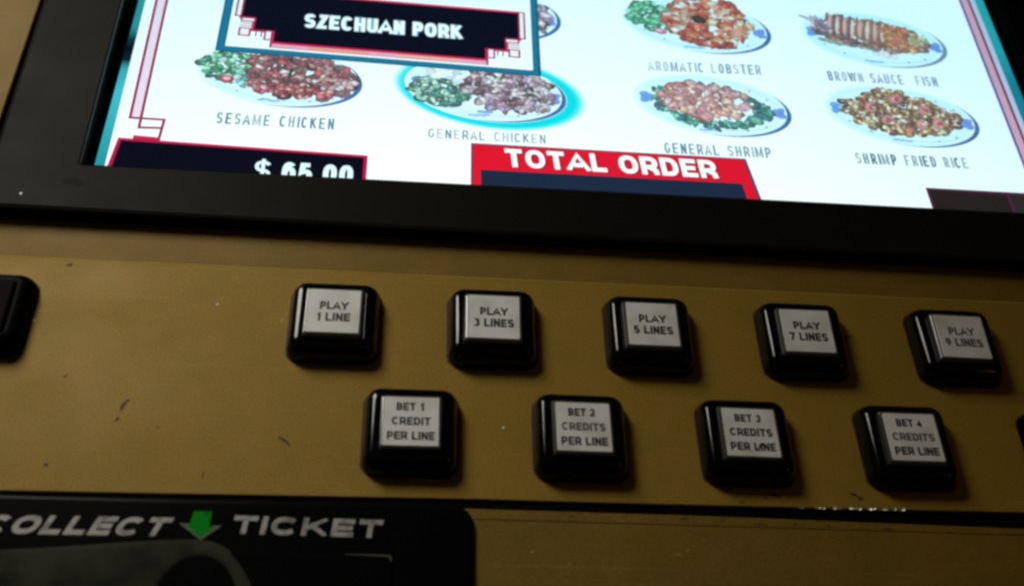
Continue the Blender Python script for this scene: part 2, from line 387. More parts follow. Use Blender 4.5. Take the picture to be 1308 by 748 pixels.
for a in ((1.215, -1.455, .030, .016, .5), (2.10, -1.43, .022, .012, .9), (2.04, -1.455, .045, .012, -.1), (2.20, -1.36, .016, .008, 0), (1.42, -1.52, .016, .008, .4)):
    on_lower(*a, mat='edge', z=-0.0075)
# ------------------------------------------------------------------ monitor
mon = thing('monitor', 'lit flat monitor in a black bezel showing a menu of dishes', 'monitor', (0, 0, 0))
def ring_rect(x0, x1, yb0, yb1, y1, z, sx=0.0):
    return [(x0, yb0, z), (x1, yb1, z), (x1 - sx * 0, y1, z), (x0 + sx, y1, z)]
b = MB()
O = [(-2.288, 0.752), (5.80, 0.682), (5.80, 6.95), (-2.37, 6.95)]
def off(pts, d, z):          # grow the four-corner outline outward by d
    sg = ((-1, -1), (1, -1), (1, 1), (-1, 1)); return [(p[0] + s[0] * d, p[1] + s[1] * d, z) for p, s in zip(pts, sg)]
I = [(-1.725, 1.147), (5.30, 1.147), (5.33, 6.52), (-1.80, 6.52)]
rings = [off(O, 0.0, -0.09), off(O, 0.0, 0.070), off(O, -0.008, 0.090), off(O, -0.03, 0.1)]
fs_r = [rings]
vs = [p for r in rings for p in r]; fs = []
for k in range(3):
    for i in range(4):
        j = (i + 1) % 4; fs.append((k * 4 + i, k * 4 + j, (k + 1) * 4 + j, (k + 1) * 4 + i))
b.mesh(vs[:8], [(0, 1, 5, 4), (1, 2, 6, 5), (2, 3, 7, 6), (3, 0, 4, 7)], 'black_side')  # outer side coloured black for the shade below the bezel
b.mesh(rings[1] + rings[2], [(0, 1, 5, 4), (1, 2, 6, 5), (2, 3, 7, 6), (3, 0, 4, 7)], 'charcoal')
b.mesh(rings[2] + rings[3], [(0, 1, 5, 4), (1, 2, 6, 5), (2, 3, 7, 6), (3, 0, 4, 7)], 'charcoal')
def band(r0, r1, mat): b.mesh(r0 + r1, [(0, 1, 5, 4), (1, 2, 6, 5), (2, 3, 7, 6), (3, 0, 4, 7)], mat)
band(rings[3], off(I, 0.012, 0.1), 'charcoal')
band(off(I, 0.012, 0.1), off(I, 0.004, 0.094), 'charcoal')
band(off(I, 0.004, 0.094), off(I, -0.008, 0.072), 'black')
band(off(I, -0.008, 0.072), off(I, -0.016, 0.078), 'charcoal')
band(off(I, -0.016, 0.078), off(I, -0.020, -0.01), 'black_side')
b.build('bezel', mon)
b = MB(); slab(b, [(-1.90, 0.9), (5.45, 0.9), (5.45, 6.6), (-1.90, 6.6)], -0.085, -0.012, 0.004); b.build('backing', mon, 'black_side')
dust = MB()
for (dx, dy, r) in ((-1.74, 1.0, 0.035), (-1.70, 0.975, 0.03), (-1.775, 0.99, 0.028)):
    pts = [(dx + r * (1 + 0.25 * random.random()) * math.cos(a * 0.524), dy + r * 0.8 * (1 + 0.25 * random.random()) * math.sin(a * 0.524), 0.1006 + r * 0.001) for a in range(12)]
    dust.face(pts)
dust.build('smudge', mon, 'smudge', label='dark greasy smudge at the lower left corner of the bezel')
b = MB(); b.mesh([(-2.045, 0.862, 0.1008), (-2.03, 0.858, 0.1008), (-2.027, 0.874, 0.1008), (-2.042, 0.878, 0.1008)], [(0, 1, 2, 3)])
b.build('dust_speck', mon, 'pale_fleck')

# ---- the picture on the display.  Every drawn item is a thin coloured sheet on the panel.
W = (1.0, 1.0, 1.0)
def quad(mb, p, z, col): mb.face([(x, y, z) for x, y in p], None, col)
def rect(mb, x0, y0, x1, y1, z, col, sl=0.0):
    xs = ((x0, y0), (x1, y0), (x1, y1), (x0, y1)); quad(mb, [(x, y + sl * x) for x, y in xs], z, col)
def line(mb, pts, wd, z, col):
    for (xa, ya), (xb, yb) in zip(pts, pts[1:]):
        d = Vector((xb - xa, yb - ya)); d.normalize(); nx, ny = -d.y * wd / 2, d.x * wd / 2; ex, ey = d.x * wd / 2, d.y * wd / 2
        mb.face([(xa - nx - ex, ya - ny - ey, z), (xb - nx + ex, yb - ny + ey, z), (xb + nx + ex, yb + ny + ey, z), (xa + nx - ex, ya + ny - ey, z)], None, col)
b = MB(); rect(b, -1.665, 1.0, 5.245, 6.45, 0.0, W)
b.c = [W] * 4
scr = b.build('screen', mon, 'display')
TEAL = lin('#1f8f9c'); RED = lin('#c22a48'); PINK = lin('#f0c4d4'); MAG = lin('#a32a50'); DARK = lin('#14142a')
def P(mb, name, label=None, kind=None): return mb.build(name, scr, 'display', label=label, kind=kind)

# teal strips at both sides, a dark patch near the top of the left one
b = MB()
stops = [(1.0, '#1d7f8c'), (1.30, '#2b95a2'), (1.6, '#3aaab6'), (1.95, '#45bcc8'), (2.18, '#35a3b0'), (2.27, '#0a2530'), (2.40, '#04121a'), (2.50, '#103c44'), (2.62, '#2f8f94'), (3.2, '#2f9a9c'), (6.45, '#2f9a9c')]
for (ya, ca), (yb, cb) in zip(stops, stops[1:]):
    xa0, xb0 = -1.665, -1.665
    xr = lambda y: -1.598 - 0.010 * (y - 1.2)
    b.face([(xa0, ya, 0.001), (xr(ya), ya, 0.001), (xr(yb), yb, 0.001), (xb0, yb, 0.001)], None, [lin(ca), lin(ca), lin(cb), lin(cb)])
P(b, 'teal_strip', 'teal strip with a dark patch at the left of the screen')
b = MB()
for (ya, ca), (yb, cb) in zip([(1.0, '#1b6f80'), (2.6, '#1f7f90'), (3.0, '#2c9fa8'), (6.45, '#35b0b4')], [(2.6, '#1f7f90'), (3.0, '#2c9fa8'), (6.45, '#35b0b4')]):
    b.face([(5.165, ya, 0.001), (5.245, ya, 0.001), (5.245, yb, 0.001), (5.165, yb, 0.001)], None, [lin(ca), lin(ca), lin(cb), lin(cb)])
P(b, 'teal_strip', 'teal strip at the right of the screen')
# red double line ending in a fret, left
b = MB(); z = 0.0015
def lx(y, x0): return x0 - 0.018 * (y - 1.7)
quad(b, [(-1.512, 1.70), (-1.43, 1.70), (lx(6.4, -1.43), 6.4), (lx(6.4, -1.512), 6.4)], z, lin('#f6dce8'))
line(b, [(lx(6.4, -1.512), 6.4), (-1.512, 1.690), (-1.278, 1.688), (-1.285, 1.515)], 0.020, z + 0.0005, MAG)
line(b, [(lx(6.4, -1.430), 6.4), (-1.436, 1.600), (-1.290, 1.606)], 0.020, z + 0.0008, MAG)
quad(b, [(-1.46, 1.49), (-1.275, 1.485), (-1.275, 1.515), (-1.46, 1.525)], z + 0.001, RED)
P(b, 'red_border', 'red double border line with a fret at its lower left end')
b = MB()
rect(b, 5.045, 1.43, 5.100, 6.4, z, lin('#e3a3b8')); rect(b, 5.022, 1.43, 5.045, 6.4, z + 0.0003, lin('#7a5a9a'))
rect(b, 5.100, 1.43, 5.122, 6.4, z + 0.0003, lin('#8c2a48')); rect(b, 5.122, 1.43, 5.165, 6.4, z + 0.0003, lin('#c9c4dc'))
P(b, 'red_border', 'pink and dark red border lines at the right of the screen')

# ---- dishes
def elp(cx, cy, rx, ry, sh, a):
    x = rx * math.cos(a); y = ry * math.sin(a)
    return (cx + x, cy + y + sh * x)
SH = -0.095
def disc(mb, cx, cy, rx, ry, z, cin, cout, n=56, sh=SH, rings=(0, 0.55, 0.8, 1.0), cols=None):
    cols = cols or [cin, cin, cin, cout]
    for k in range(len(rings) - 1):
        for i in range(n):
            a0 = 2 * math.pi * i / n; a1 = 2 * math.pi * (i + 1) / n
            r0, r1 = rings[k], rings[k + 1]
            p = [elp(cx, cy, rx * r1, ry * r1, sh, a0), elp(cx, cy, rx * r1, ry * r1, sh, a1)]
            if r0 == 0: mb.face([(cx, cy, z)] + [(x, y, z) for x, y in p], None, [cols[k], cols[k + 1], cols[k + 1]])
            else:
                q = [elp(cx, cy, rx * r0, ry * r0, sh, a1), elp(cx, cy, rx * r0, ry * r0, sh, a0)]
                mb.face([(x, y, z) for x, y in p + q], None, [cols[k + 1]] * 2 + [cols[k]] * 2)
def arc(mb, cx, cy, rx, ry, z, a0, a1, wmax, col, n=34, peak=0.75, wmin=0.002):
    for i in range(n):
        u0, u1 = i / n, (i + 1) / n
        p = []
        for u in (u0, u1):
            a = a0 + (a1 - a0) * u
            wv = wmin + wmax * (math.sin(math.pi * min(1, u / peak if u < peak else 1 - (u - peak) / (1 - peak)) / 2)) ** 1.3
            p.append((elp(cx, cy, rx, ry, SH, a), elp(cx, cy, rx - wv, ry - wv * 0.8, SH, a)))
        mb.face([(*p[0][0], z), (*p[1][0], z), (*p[1][1], z), (*p[0][1], z)], None, col)
zc = [0.0]
def chunk(mb, x, y, rx, ry, ang, col, edge=0.45, hi=1.35, n=8, jag=0.3):
    zc[0] += 0.000012; z = zc[0]
    col = tuple(c * 0.92 + 0.06 * w_ for c, w_ in zip(col, (0.92, 0.96, 1.0)))
    pts = []
    for i in range(n):
        a = 2 * math.pi * i / n; k = 1 + random.uniform(-jag, jag)
        u, v = rx * k * math.cos(a), ry * k * math.sin(a)
        pts.append((x + u * math.cos(ang) - v * math.sin(ang), y + u * math.sin(ang) + v * math.cos(ang)))
    hx, hy = x - 0.2 * rx, y + 0.25 * ry
    c0 = tuple(min(1.1, c * hi + 0.03 * (hi > 1)) for c in col); c1 = tuple(c * edge for c in col)
    for i in range(n):
        p, q = pts[i], pts[(i + 1) % n]
        mb.face([(hx, hy, z), (*p, z), (*q, z)], None, [c0, c1, c1])
def jit(h, d=0.12):
    c = lin(h); k = 1 + random.uniform(-d, d) * 2
    return tuple(max(0, min(1, v * k * (1 + random.uniform(-d, d)))) for v in c)
def scatter(mb, inside, box, n, pal, size, edge=0.6, hi=1.25, flat=0.8, ang=None, jag=0.3, order='down'):
    pts = []
    while len(pts) < n:
        x = random.uniform(box[0], box[2]); y = random.uniform(box[1], box[3])
        if inside(x, y): pts.append((x, y))
    if order == 'down': pts.sort(key=lambda p: -p[1])
    if n > 60:                                            # the mass of the food that shows between the pieces
        base = [tuple(v * 0.42 for v in lin(c)) for c in pal if sum(lin(c)) < 1.7]
        for x, y in pts[::2]:
            chunk(mb, x, y, size[1] * (1.3 if size[1] < 0.05 else 0.95), size[1] * (1.0 if size[1] < 0.05 else 0.8), 0, random.choice(base), 0.85, 1.0, jag=0.25)
    for x, y in pts:
        s = random.uniform(*size); a = random.uniform(0, 3.14) if ang is None else ang + random.uniform(-0.25, 0.25)
        chunk(mb, x, y, s, s * flat * random.uniform(0.6, 1.1), a, jit(random.choice(pal)), edge, hi, jag=jag)
def ell(cx, cy, rx, ry, sh=SH): return lambda x, y: ((x - cx) / rx) ** 2 + ((y - cy - sh * (x - cx)) / ry) ** 2 < 1
def box_of(cx, cy, rx, ry): return (cx - rx, cy - ry - 0.1, cx + rx, cy + ry + 0.1)

def dish(cx, cy, food, label, halo=False, rimcol='#4a6fa5', tint='#d9f7fc'):
    mb = MB(); zc[0] = 0.0035
    if halo:
        disc(mb, cx + 0.03, cy - 0.01, 0.71, 0.385, 0.0018, None, None, cols=[lin('#10dbe4')] * 3 + [lin('#60eef4'), lin('#ffffff')], rings=(0, 0.5, 0.90, 0.95, 1.02))
    disc(mb, cx, cy, 0.605, 0.32, 0.0022, None, None, rings=(0, 0.62, 0.8, 0.9, 1.0),
         cols=[lin('#effdff'), lin('#e6fbff'), lin('#e0f8ff'), lin(tint), lin('#ecfdff')])
    arc(mb, cx, cy, 0.60, 0.316, 0.0026, math.radians(38), math.radians(-100), 0.034, lin(rimcol), peak=0.35)
    arc(mb, cx - 0.012, cy + 0.004, 0.562, 0.285, 0.0028, math.radians(35), math.radians(-110), 0.012, lin('#f4feff'), peak=0.4)
    arc(mb, cx, cy, 0.545, 0.262, 0.0024, math.radians(60), math.radians(-170), 0.006, lin('#b9d9ee'), peak=0.4)
    for sg, h in ((1, '#6c8fe0'), (-1, '#5b9be8')):          # blue flower prints on the rim at both ends
        for da, dr in ((0.0, 0), (0.11, 0.01), (-0.11, 0.01), (0.05, -0.03), (-0.05, -0.03)):
            a = da + (0 if sg > 0 else math.pi); x, y = elp(cx, cy, 0.515 + dr, 0.27, SH, a)
            zc[0] += 0.0001; chunk(mb, x, y, 0.034, 0.030, 0, lin(h), 0.9, 1.1, jag=0.15)
    x, y = elp(cx, cy, 0.52, 0.27, SH, math.radians(-96))
    for k in range(6): chunk(mb, x + (k - 2.5) * 0.025, y + random.uniform(-0.008, 0.008), 0.02, 0.01, 0, lin('#7fb4ee'), 0.9, 1.1)
    for a in (-150, -125, -62, -40, 30, 52):
        x, y = elp(cx, cy, 0.50, 0.26, SH, math.radians(a)); chunk(mb, x, y, 0.011, 0.008, 0, lin('#4f9aa0'), 0.8, 1.1)
    food(mb, cx, cy)
    return P(mb, 'dish_picture', label)

def f_sesame(mb, cx, cy):
    g = ell(cx - 0.36, cy + 0.06, 0.22, 0.15)
    scatter(mb, g, box_of(cx - 0.36, cy + 0.06, 0.22, 0.15), 110, ['#3f9f6a', '#2d7d5a', '#66c48d', '#8fe0b4', '#1f6b58', '#c4f0e0', '#dffaf4'], (0.016, 0.036))
    scatter(mb, ell(cx - 0.22, cy - 0.06, 0.13, 0.10), box_of(cx - 0.22, cy - 0.06, 0.13, 0.1), 34, ['#9fe6e2', '#6fcfc8', '#c8fbf6', '#5fb8a8'], (0.016, 0.034), 0.7)
    chunk(mb, cx - 0.375, cy - 0.075, 0.055, 0.042, 0, lin('#c03a5a'), 0.75, 1.1, 12, 0.08); chunk(mb, cx - 0.375, cy - 0.068, 0.028, 0.020, 0, lin('#f0b8c4'), 0.9, 1.1, 10, 0.1)
    m_ = lambda x, y: ell(cx + 0.13, cy + 0.0, 0.41, 0.225)(x, y) and x > cx - 0.22
    scatter(mb, m_, box_of(cx + 0.13, cy, 0.41, 0.235), 230, ['#8c4450', '#a85560', '#5f2f38', '#b9756f', '#cf9f9a', '#7a3f45', '#8f6a6f', '#d8b4b0', '#c0525c', '#f0e2e4', '#6a3a42', '#c8a0a4'], (0.020, 0.044), 0.5, 1.35)
    scatter(mb, ell(cx + 0.08, cy - 0.16, 0.34, 0.06), box_of(cx + 0.08, cy - 0.16, 0.34, 0.06), 60, ['#a83c48', '#8c2f3c', '#c4606a', '#dc9a9a'], (0.02, 0.04), 0.4, 1.5)
def f_gchick(mb, cx, cy):
    scatter(mb, ell(cx - 0.34, cy - 0.03, 0.22, 0.15), box_of(cx - 0.34, cy - 0.03, 0.22, 0.15), 150, ['#3f8f78', '#5cae8c', '#2f6a62', '#8accb0', '#bfe8d8', '#4a7f80', '#d8f6f0', '#eafcfa'], (0.014, 0.032), 0.55)
    scatter(mb, ell(cx - 0.20, cy + 0.14, 0.22, 0.07), box_of(cx - 0.2, cy + 0.14, 0.22, 0.07), 30, ['#f4ffff', '#e8f4fa', '#d0e0f0'], (0.03, 0.05), 0.9, 1.1)
    m_ = ell(cx + 0.17, cy + 0.01, 0.34, 0.235)
    scatter(mb, m_, box_of(cx + 0.17, cy, 0.34, 0.235), 230, ['#8f6f7a', '#c6a3b0', '#5f4650', '#e6ccd8', '#f4e4ee', '#77565a', '#b08890', '#a98fae', '#d8bccc', '#fbf4fa', '#f0e6f0', '#4a3640'], (0.022, 0.052), 0.42, 1.4)
    scatter(mb, ell(cx + 0.20, cy - 0.15, 0.28, 0.06), box_of(cx + 0.2, cy - 0.15, 0.28, 0.06), 36, ['#b89ac0', '#c8a8bc', '#8c6a78'], (0.018, 0.034), 0.6)
    for k in range(5): chunk(mb, cx - 0.05 + k * 0.02, cy - 0.235, 0.02, 0.014, 0, lin('#7ea8ee'), 0.9, 1.1)
def f_lobster(mb, cx, cy):
    scatter(mb, ell(cx - 0.37, cy + 0.08, 0.20, 0.17), box_of(cx - 0.37, cy + 0.08, 0.2, 0.17), 110, ['#58c08c', '#7fdcae', '#37946a', '#a8f0d0', '#3f9f78'], (0.018, 0.036), 0.6)
    chunk(mb, cx - 0.31, cy - 0.10, 0.055, 0.034, -0.3, lin('#c8688c'), 0.8, 1.2, 10, 0.1); chunk(mb, cx - 0.32, cy - 0.09, 0.03, 0.016, -0.3, lin('#f0c8dc'), 0.9, 1.1, 10, 0.1)
    m_ = ell(cx + 0.09, cy + 0.06, 0.35, 0.30)
    scatter(mb, m_, box_of(cx + 0.09, cy + 0.06, 0.35, 0.3), 240, ['#d0503c', '#e8805c', '#b83028', '#f4b088', '#f8d8c4', '#c43c34', '#e07058', '#fbe8dc'], (0.030, 0.058), 0.55, 1.3)
    chunk(mb, cx + 0.02, cy + 0.06, 0.055, 0.048, 0, lin('#3a2018'), 0.6, 1.0)
    for k in range(3): chunk(mb, cx + 0.33, cy - 0.02 - k * 0.035, 0.10, 0.022, 0.35, lin('#e89a80'), 0.5, 1.3, 10, 0.1)
def f_gshrimp(mb, cx, cy):
    for k in range(260):
        a = random.uniform(0, 2 * math.pi)
        if 0.35 < a < 2.4 and random.random() < 0.6: continue
        x, y = elp(cx - 0.02, cy - 0.005, 0.43 * random.uniform(0.80, 1.08), 0.215 * random.uniform(0.78, 1.12), SH, a)
        chunk(mb, x, y, random.uniform(0.02, 0.045), random.uniform(0.015, 0.03), random.uniform(0, 3), jit(random.choice(['#2c7a72', '#1f5f5e', '#4fa08e', '#357f8c', '#6fc0a8', '#25686a'])), 0.55, 1.35)
    m_ = ell(cx - 0.04, cy + 0.035, 0.36, 0.185)
    scatter(mb, m_, box_of(cx - 0.04, cy + 0.04, 0.36, 0.195), 95, ['#d8948c', '#e8aea0', '#c47a78', '#f0c8b8', '#dca0a4', '#d08884', '#e4b8c8'], (0.036, 0.062), 0.5, 1.3, jag=0.12)
    scatter(mb, m_, box_of(cx - 0.04, cy + 0.04, 0.36, 0.195), 26, ['#fbe8e8', '#f8d8d0', '#f0c4b8'], (0.010, 0.022), 0.85, 1.1)
    scatter(mb, m_, box_of(cx - 0.04, cy + 0.04, 0.36, 0.195), 26, ['#9c5858', '#a86464'], (0.008, 0.020), 0.9, 1.0)
def f_fish(mb, cx, cy):
    m_ = ell(cx - 0.03, cy + 0.05, 0.46, 0.19, -0.16)
    scatter(mb, m_, box_of(cx - 0.03, cy + 0.05, 0.46, 0.22), 170, ['#b87c78', '#c89088', '#8c5a60', '#a86a60'], (0.025, 0.045), 0.6, 1.2)
    for k in range(9):                                            # scored slices across the fish
        x = cx - 0.38 + k * 0.062; y = cy + 0.10 - (x - cx) * 0.16
        chunk(mb, x + 0.012, y, 0.018, 0.15, -0.22, lin('#7c4a58' if k < 4 else '#a0605c'), 0.8, 1.1, 12, 0.12)
        chunk(mb, x + 0.035, y - 0.005, 0.017, 0.125, -0.22, lin('#ecc8bc' if k % 2 else '#e0a898'), 0.85, 1.15, 12, 0.12)
    scatter(mb, ell(cx + 0.23, cy + 0.02, 0.17, 0.15), box_of(cx + 0.23, cy + 0.02, 0.17, 0.15), 60, ['#cf7840', '#e09058', '#d46c60', '#e8a888', '#b8643a'], (0.025, 0.05), 0.6, 1.3)
    scatter(mb, ell(cx + 0.37, cy + 0.02, 0.10, 0.08), box_of(cx + 0.37, cy + 0.02, 0.1, 0.08), 30, ['#c8b088', '#a8a070', '#f0c8a8', '#8f9060'], (0.014, 0.034), 0.7)
    for k in range(26):
        x = cx - 0.46 + k * 0.020; y = cy - 0.055 - (x - cx + 0.4) * 0.22 + random.uniform(-0.012, 0.012)
        chunk(mb, x, y, 0.03, 0.016, -0.3, jit(random.choice(['#8f96a0', '#6c7480', '#b8b8a0', '#a8a890'])), 0.6, 1.3)
    for k in range(9): chunk(mb, cx + 0.03 + random.uniform(-0.05, 0.10), cy - 0.185 + random.uniform(-0.02, 0.035), 0.034, 0.026, random.random() * 3, lin('#f4eaf4'), 0.82, 1.1)
    chunk(mb, cx + 0.09, cy - 0.18, 0.012, 0.01, 0, lin('#d89aa0'), 0.9, 1.1)
    for a, l in ((2.6, 0.20), (2.25, 0.15), (1.9, 0.13)):
        chunk(mb, cx - 0.42 + math.cos(a) * l / 2, cy + 0.14 + math.sin(a) * l / 2, l / 2, 0.018, a, lin('#b8a8c4'), 0.7, 1.2, 10, 0.2)
    scatter(mb, ell(cx - 0.43, cy + 0.12, 0.10, 0.09), box_of(cx - 0.43, cy + 0.12, 0.1, 0.09), 30, ['#a48498', '#d8b8c8', '#8a6478', '#e8d0dc'], (0.016, 0.032), 0.6)
def f_rice(mb, cx, cy):
    m_ = lambda x, y: ell(cx - 0.02, cy + 0.03, 0.47, 0.235)(x, y) and y - cy < 0.30 - abs(x - cx + 0.06) * 0.45
    scatter(mb, m_, box_of(cx - 0.02, cy + 0.03, 0.47, 0.25), 420, ['#c88a54', '#b07048', '#dcb888', '#8a5c44', '#ecd8b0', '#b86050', '#80504a', '#cca078', '#9c7860', '#d88c60', '#f4e8cc', '#6c5048'], (0.014, 0.036), 0.45, 1.35)
    for x, y in ((-0.24, 0.07), (-0.02, 0.17), (0.13, -0.09), (0.27, -0.07), (-0.13, -0.06), (0.19, 0.07)):
        chunk(mb, cx + x, cy + y, 0.062, 0.045, random.random() * 3, lin('#dc9088'), 0.7, 1.2, 10, 0.12)
        chunk(mb, cx + x + 0.01, cy + y, 0.030, 0.02, random.random() * 3, lin('#b84450'), 0.8, 1.1, 8, 0.2)
    scatter(mb, m_, box_of(cx - 0.02, cy + 0.03, 0.47, 0.25), 60, ['#f8ecc0', '#f0e0c8', '#e8c890', '#fbe0d8'], (0.010, 0.024), 0.8, 1.15)
    scatter(mb, m_, box_of(cx - 0.02, cy + 0.03, 0.47, 0.25), 50, ['#5c4438', '#4c4c34', '#6c3c34'], (0.007, 0.016), 0.8, 1.0)

dish(-0.53, 2.20, f_sesame, 'picture of a dish of dark red chunks with green garnish at its left')
dish(0.98, 2.17, f_gchick, 'picture of the dish with the cyan glow round its plate', halo=True)
dish(0.98, 3.045, f_gchick, 'picture of a dish mostly hidden behind the pop-up window')
dish(-0.53, 3.07, f_sesame, 'picture of a dish hidden behind the pop-up window')
dish(2.686, 3.055, f_lobster, 'picture of a dish of orange red chunks with pale green garnish')
dish(2.70, 2.155, f_gshrimp, 'picture of a dish of pink chunks ringed by dark green leaves')
dish(4.15, 3.025, f_fish, 'picture of a sliced fish on an oval plate', rimcol='#7f8fa8')
dish(4.185, 2.158, f_rice, 'picture of a heap of fried rice on an oval plate', rimcol='#5f6f9a')
for i, x in enumerate((-0.53, 0.98, 2.70, 4.18)):
    dish(x, 3.93, (f_rice, f_gshrimp, f_sesame, f_lobster)[i], 'picture of a dish in the third row from the bottom')

def caption(s, x0, y0, x1, y1, h, col, bold=0.004):
    """thin widely spaced capitals, one after another, some fainter than others as on the display"""
    mb = MB(); n = len(s); 
    wid = {'I': 0.13, ' ': 0.55, 'M': 1.15, 'W': 1.3}
    tot = sum(wid.get(c, 0.85) + 0.42 for c in s) - 0.42; x = 0
    for c in s:
        wc = wid.get(c, 0.85)
        if c != ' ':
            u0 = x / tot; u1 = (x + wc) / tot
            pa = (x0 + (x1 - x0) * u0, y0 + (y1 - y0) * u0); pb = (x0 + (x1 - x0) * u1, y0 + (y1 - y0) * u1)
            f = random.uniform(0.0, 0.22) if random.random() < 0.75 else random.uniform(0.28, 0.42)
            cc = tuple(v * (1 - f) + 1.0 * f for v in lin(col))
            text(mb, c, pa, pb, (pa[0], pa[1] + h), 0.0018, None, cc, t=0.095 + bold * 3)
        x += wc + 0.42
    P(mb, 'caption')
caption('SESAME CHICKEN', -0.925, 1.682, -0.106, 1.682, 0.108, '#30748c', 0.012)
caption('GENERAL CHICKEN', 0.565, 1.656, 1.408, 1.658, 0.090, '#36788e', 0.008)
caption('AROMATIC LOBSTER', 2.24, 2.494, 3.135, 2.525, 0.108, '#4584a0', 0.008)
caption('GENERAL SHRIMP', 2.28, 1.632, 3.075, 1.640, 0.104, '#34788c', 0.012)
caption('BROWN SAUCE  FISH', 3.675, 2.510, 4.568, 2.516, 0.108, '#4f729c', 0.010)
caption('SHRIMP FRIED RICE', 3.72, 1.634, 4.582, 1.642, 0.108, '#2f6078', 0.016)

# price box
def skew(y0, x0, sl): return lambda x: y0 + (x - x0) * sl
b = MB(); sl = -0.026
ty = skew(1.495, -1.557, sl)
quad(b, [(-1.60, 1.02), (0.149, 1.02), (0.149, ty(0.149)), (-1.557, ty(-1.557))], 0.002, lin('#c0184a'))
quad(b, [(-1.568, 1.03), (0.125, 1.03), (0.122, ty(0.122) - 0.022), (-1.533, ty(-1.533) - 0.024)], 0.0025, lin('#0d0e1a'))
P(b, 'price_box', 'black box with a thin crimson outline and a price')
b = MB()
for s_, xa, xb in (('$', -0.610, -0.500), ('65.00', -0.425, 0.058)):
    text(b, s_, (xa, 1.175), (xb, 1.172), (xa, 1.350), 0.003, None, lin('#e4f8fa'), t=0.15 if s_ == '$' else 0.22, gap=0.16)
P(b, 'price_lettering')
# total box
b = MB()
quad(b, [(0.868, 1.02), (2.965, 1.02), (2.876, 1.618), (0.870, 1.626)], 0.002, lin('#5a3a5a'))
quad(b, [(0.884, 1.02), (2.945, 1.02), (2.858, 1.604), (0.884, 1.611)], 0.0024, lin('#e3182e'))
quad(b, [(0.945, 1.02), (2.86, 1.02), (2.812, 1.371), (0.938, 1.374)], 0.0028, lin('#1f2b40'))
P(b, 'total_box', 'bright red box with a dark blue field below its heading')
b = MB()
text(b, 'TOTAL ORDER', (1.135, 1.402), (2.665, 1.395), (1.120, 1.575), 0.0031, None, lin('#a8203c'), t=0.245, gap=0.15)
text(b, 'TOTAL ORDER', (1.122, 1.415), (2.648, 1.408), (1.107, 1.588), 0.0034, None, (1, 1, 1), t=0.225, gap=0.15)
P(b, 'total_lettering')
# dark box, lower right
b = MB()
quad(b, [(4.20, 1.02), (5.20, 1.02), (5.20, 1.425), (4.192, 1.428)], 0.002, lin('#54203c'))
quad(b, [(4.225, 1.02), (4.81, 1.02), (4.80, 1.400), (4.215, 1.403)], 0.0024, lin('#2a2220'))
quad(b, [(4.83, 1.02), (5.19, 1.02), (5.19, 1.400), (4.82, 1.400)], 0.0024, lin('#332a28'))
P(b, 'corner_box', 'dark brown box with a purple outline in the corner of the screen')

# pop-up window in front of the dishes
Z = 0.020
sl = -0.0277
def py(x, y): return y + sl * (x + 1.0)
def pq(mb, x0, y0, x1, y1, z, col): quad(mb, [(x0, py(x0, y0)), (x1, py(x1, y0)), (x1, py(x1, y1)), (x0, py(x0, y1))], z, col)
b = MB()
pq(b, -1.024, 2.402, 1.398, 4.40, Z, lin('#0f5a7c'))
pq(b, -1.012, 2.414, 1.380, 4.39, Z + 0.0003, lin('#1f7898'))
pq(b, -0.968, 2.450, 1.345, 4.35, Z + 0.0006, lin('#0f5672'))
pq(b, -0.958, 2.460, 1.338, 4.34, Z + 0.0009, (1, 1, 1))
P(b, 'popup_window', 'pop-up window with a blue frame in front of the dishes')
b = MB()
X0, X1 = -0.873, 1.235
half = (X0 + X1) / 2
def both(f):
    f(lambda x: x); f(lambda x: X0 + X1 - x)
def pbox(x0, y0, x1, y1, z, col):
    def g(m_):
        a, c = sorted((m_(x0), m_(x1))); pq(b, a, y0, c, y1, z, col)
    both(g)
R1 = lin('#e0285a'); IN = lin('#0e1120')
# crimson glow line around the stepped black panel, then the panel itself
e = 0.022
pq(b, -0.77 - e, 2.665 - e, X0 + X1 + 0.77 + e, 3.10 + e, Z + 0.0012, R1)
pq(b, X0 - e, 2.80 - e, X1 + e, 3.10 + e, Z + 0.0012, R1)
pq(b, -0.615 - e, 2.545 - e, X0 + X1 + 0.615 + e, 2.80, Z + 0.0012, R1)
pq(b, -0.77, 2.665, X0 + X1 + 0.77, 3.10, Z + 0.0016, IN)
pq(b, X0, 2.80, X1, 3.10, Z + 0.0016, IN)
pq(b, -0.615, 2.545, X0 + X1 + 0.615, 2.80, Z + 0.0016, IN)
# pink band below
pq(b, -0.63, 2.487, X0 + X1 + 0.63, 2.523, Z + 0.0014, lin('#f7a9c0'))
pq(b, -0.35, 2.492, 0.10, 2.518, Z + 0.0015, lin('#f6a082'))
pq(b, 0.30, 2.492, 0.80, 2.518, Z + 0.0015, lin('#f8b49c'))
pq(b, -0.63, 2.480, X0 + X1 + 0.63, 2.488, Z + 0.0017, lin('#d86a8c'))
pbox(-0.638, 2.480, -0.622, 2.545, Z + 0.0018, MAG)
def cell(x0, y0, x1, y1):
    pbox(x0, y0, x1, y1, Z + 0.0020, MAG); pbox(x0 + 0.014, y0 + 0.012, x1 - 0.014, y1 - 0.012, Z + 0.0024, lin('#fff0f6'))
cell(-0.93, 2.80, -0.873, 3.12)
cell(-0.880, 2.745, -0.765, 2.795)
pbox(-0.880, 2.722, -0.775, 2.730, Z + 0.0020, MAG); pbox(-0.880, 2.695, -0.775, 2.703, Z + 0.0020, MAG)
cell(-0.882, 2.585, -0.790, 2.678)
pbox(-0.755, 2.590, -0.745, 2.660, Z + 0.0020, MAG); pbox(-0.715, 2.590, -0.705, 2.660, Z + 0.0020, MAG)
cell(-0.690, 2.555, -0.625, 2.665)
